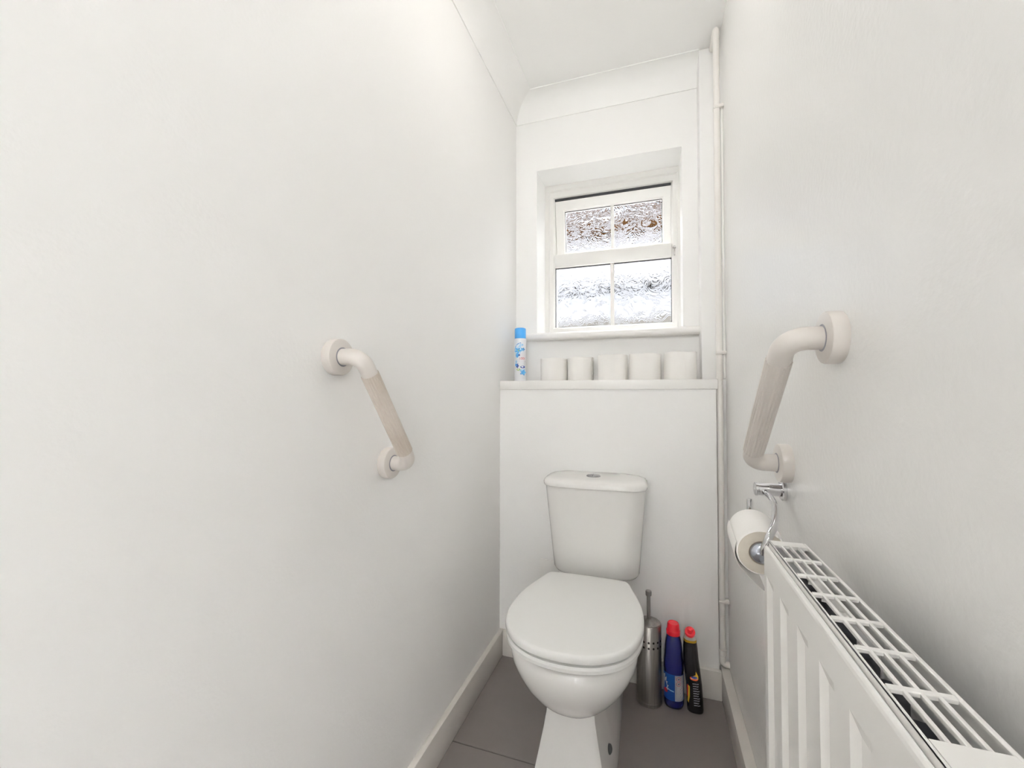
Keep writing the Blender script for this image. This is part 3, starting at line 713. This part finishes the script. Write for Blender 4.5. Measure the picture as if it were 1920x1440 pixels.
obj('neck', loft(B(), [[Vector(p) for p in r0], tilt_ring(Vector((KX-0.0155, KY-0.011, 0.228+KZ)), (na+Vector((0,0,1.2))), 0.0175), tilt_ring(nc+na*0.006, na, 0.0150), tilt_ring(nc+na*0.012, na, 0.0145)]), M_clear, e)
obj('cap', lathe(B(), [(0.0150, 0.010), (0.0166, 0.011), (0.0166, 0.020), (0.0155, 0.023), (0.0100, 0.0245), (0.0095, 0.030), (0.0065, 0.033), (0.0055, 0.038), (0.003, 0.039)], nc, na, 32), M_red, e)
thk = math.atan2(-KY, -KX)
def kf(x, y, l):
    # follows the body outline at height y
    for (z0, dx0, dy0, a0, b0), (z1, dx1, dy1, a1, b1) in zip(ksec[:-1], ksec[1:]):
        if z0 <= y <= z1:
            f = (y-z0)/(z1-z0); dx = dx0+(dx1-dx0)*f; dy = dy0+(dy1-dy0)*f; a = a0+(a1-a0)*f; b = b0+(b1-b0)*f; break
    an = thk + x/0.0255; c_, s_ = math.cos(an), math.sin(an); p = 2.6
    return (KX+dx+(a+0.0004+l)*math.copysign(abs(c_)**(2/p), c_), KY+dy+(b+0.0004+l)*math.copysign(abs(s_)**(2/p), s_), y)
obj('printed_flame', patch(kf, [(0.000, 0.122), (0.004, 0.128), (0.008, 0.130), (0.010, 0.142), (0.014, 0.133), (0.017, 0.126), (0.015, 0.116), (0.006, 0.115)]), M_yel, e)
obj('printed_badge', patch(lambda x, y, l: kf(x, y, l+0.0004), circ(0.004, 0.118, 0.010, 18, 0.0065)), M_org, e)
obj('printed_badge', patch(lambda x, y, l: kf(x, y, l+0.0008), circ(0.005, 0.122, 0.007, 16, 0.004)), M_pdark, e)
obj('printed_badge', patch(lambda x, y, l: kf(x, y, l+0.0012), [(-0.002, 0.117), (0.012, 0.118), (0.012, 0.120), (-0.002, 0.119)]), M_lwhite, e)
for k in range(10):
    y = 0.099-k*0.0078
    for (u0, u1) in ((-0.001, 0.006), (0.0065, 0.0145-(k % 3)*0.002)):
        obj('small_print', patch(kf, [(u0, y), (u1, y+0.0012), (u1, y+0.0036), (u0, y+0.0024)]), M_pgrey, e)
obj('printed_label', patch(kf, [(-0.026, 0.035), (-0.019, 0.032), (-0.013, 0.055), (-0.011, 0.088), (-0.017, 0.092), (-0.020, 0.070)]), M_yel, e)
obj('printed_label', patch(lambda x, y, l: kf(x, y, l+0.0004), [(-0.026, 0.050), (-0.021, 0.052), (-0.017, 0.080), (-0.018, 0.095), (-0.024, 0.088)]), M_pred, e)

# ------------------------------------------------------------------ ceiling lamp: out of view, added as a plausible light source
LX, LY = -0.18, 1.08
e = empty('added_ceiling_lamp', (LX, LY, ZC), 'unseen round opal glass lamp added to the ceiling', 'ceiling lamp')
obj('base', lathe(B(), [(0.125, 0), (0.128, 0.004), (0.128, 0.018), (0.122, 0.022)], (LX, LY, ZC), (0,0,-1), 40), M_gloss, e)
obj('shade', lathe(B(), [(0.118, 0.020), (0.120, 0.028), (0.112, 0.045), (0.088, 0.062), (0.05, 0.072), (0.02, 0.075), (0.001, 0.0755)], (LX, LY, ZC), (0,0,-1), 28), M_lampg, e)

# ------------------------------------------------------------------ outside the window
g = obj('ground', box(B(), -14, 14, -14, 16, -0.16, -0.06), M_ground, smooth=False); tag(g, kind='structure')
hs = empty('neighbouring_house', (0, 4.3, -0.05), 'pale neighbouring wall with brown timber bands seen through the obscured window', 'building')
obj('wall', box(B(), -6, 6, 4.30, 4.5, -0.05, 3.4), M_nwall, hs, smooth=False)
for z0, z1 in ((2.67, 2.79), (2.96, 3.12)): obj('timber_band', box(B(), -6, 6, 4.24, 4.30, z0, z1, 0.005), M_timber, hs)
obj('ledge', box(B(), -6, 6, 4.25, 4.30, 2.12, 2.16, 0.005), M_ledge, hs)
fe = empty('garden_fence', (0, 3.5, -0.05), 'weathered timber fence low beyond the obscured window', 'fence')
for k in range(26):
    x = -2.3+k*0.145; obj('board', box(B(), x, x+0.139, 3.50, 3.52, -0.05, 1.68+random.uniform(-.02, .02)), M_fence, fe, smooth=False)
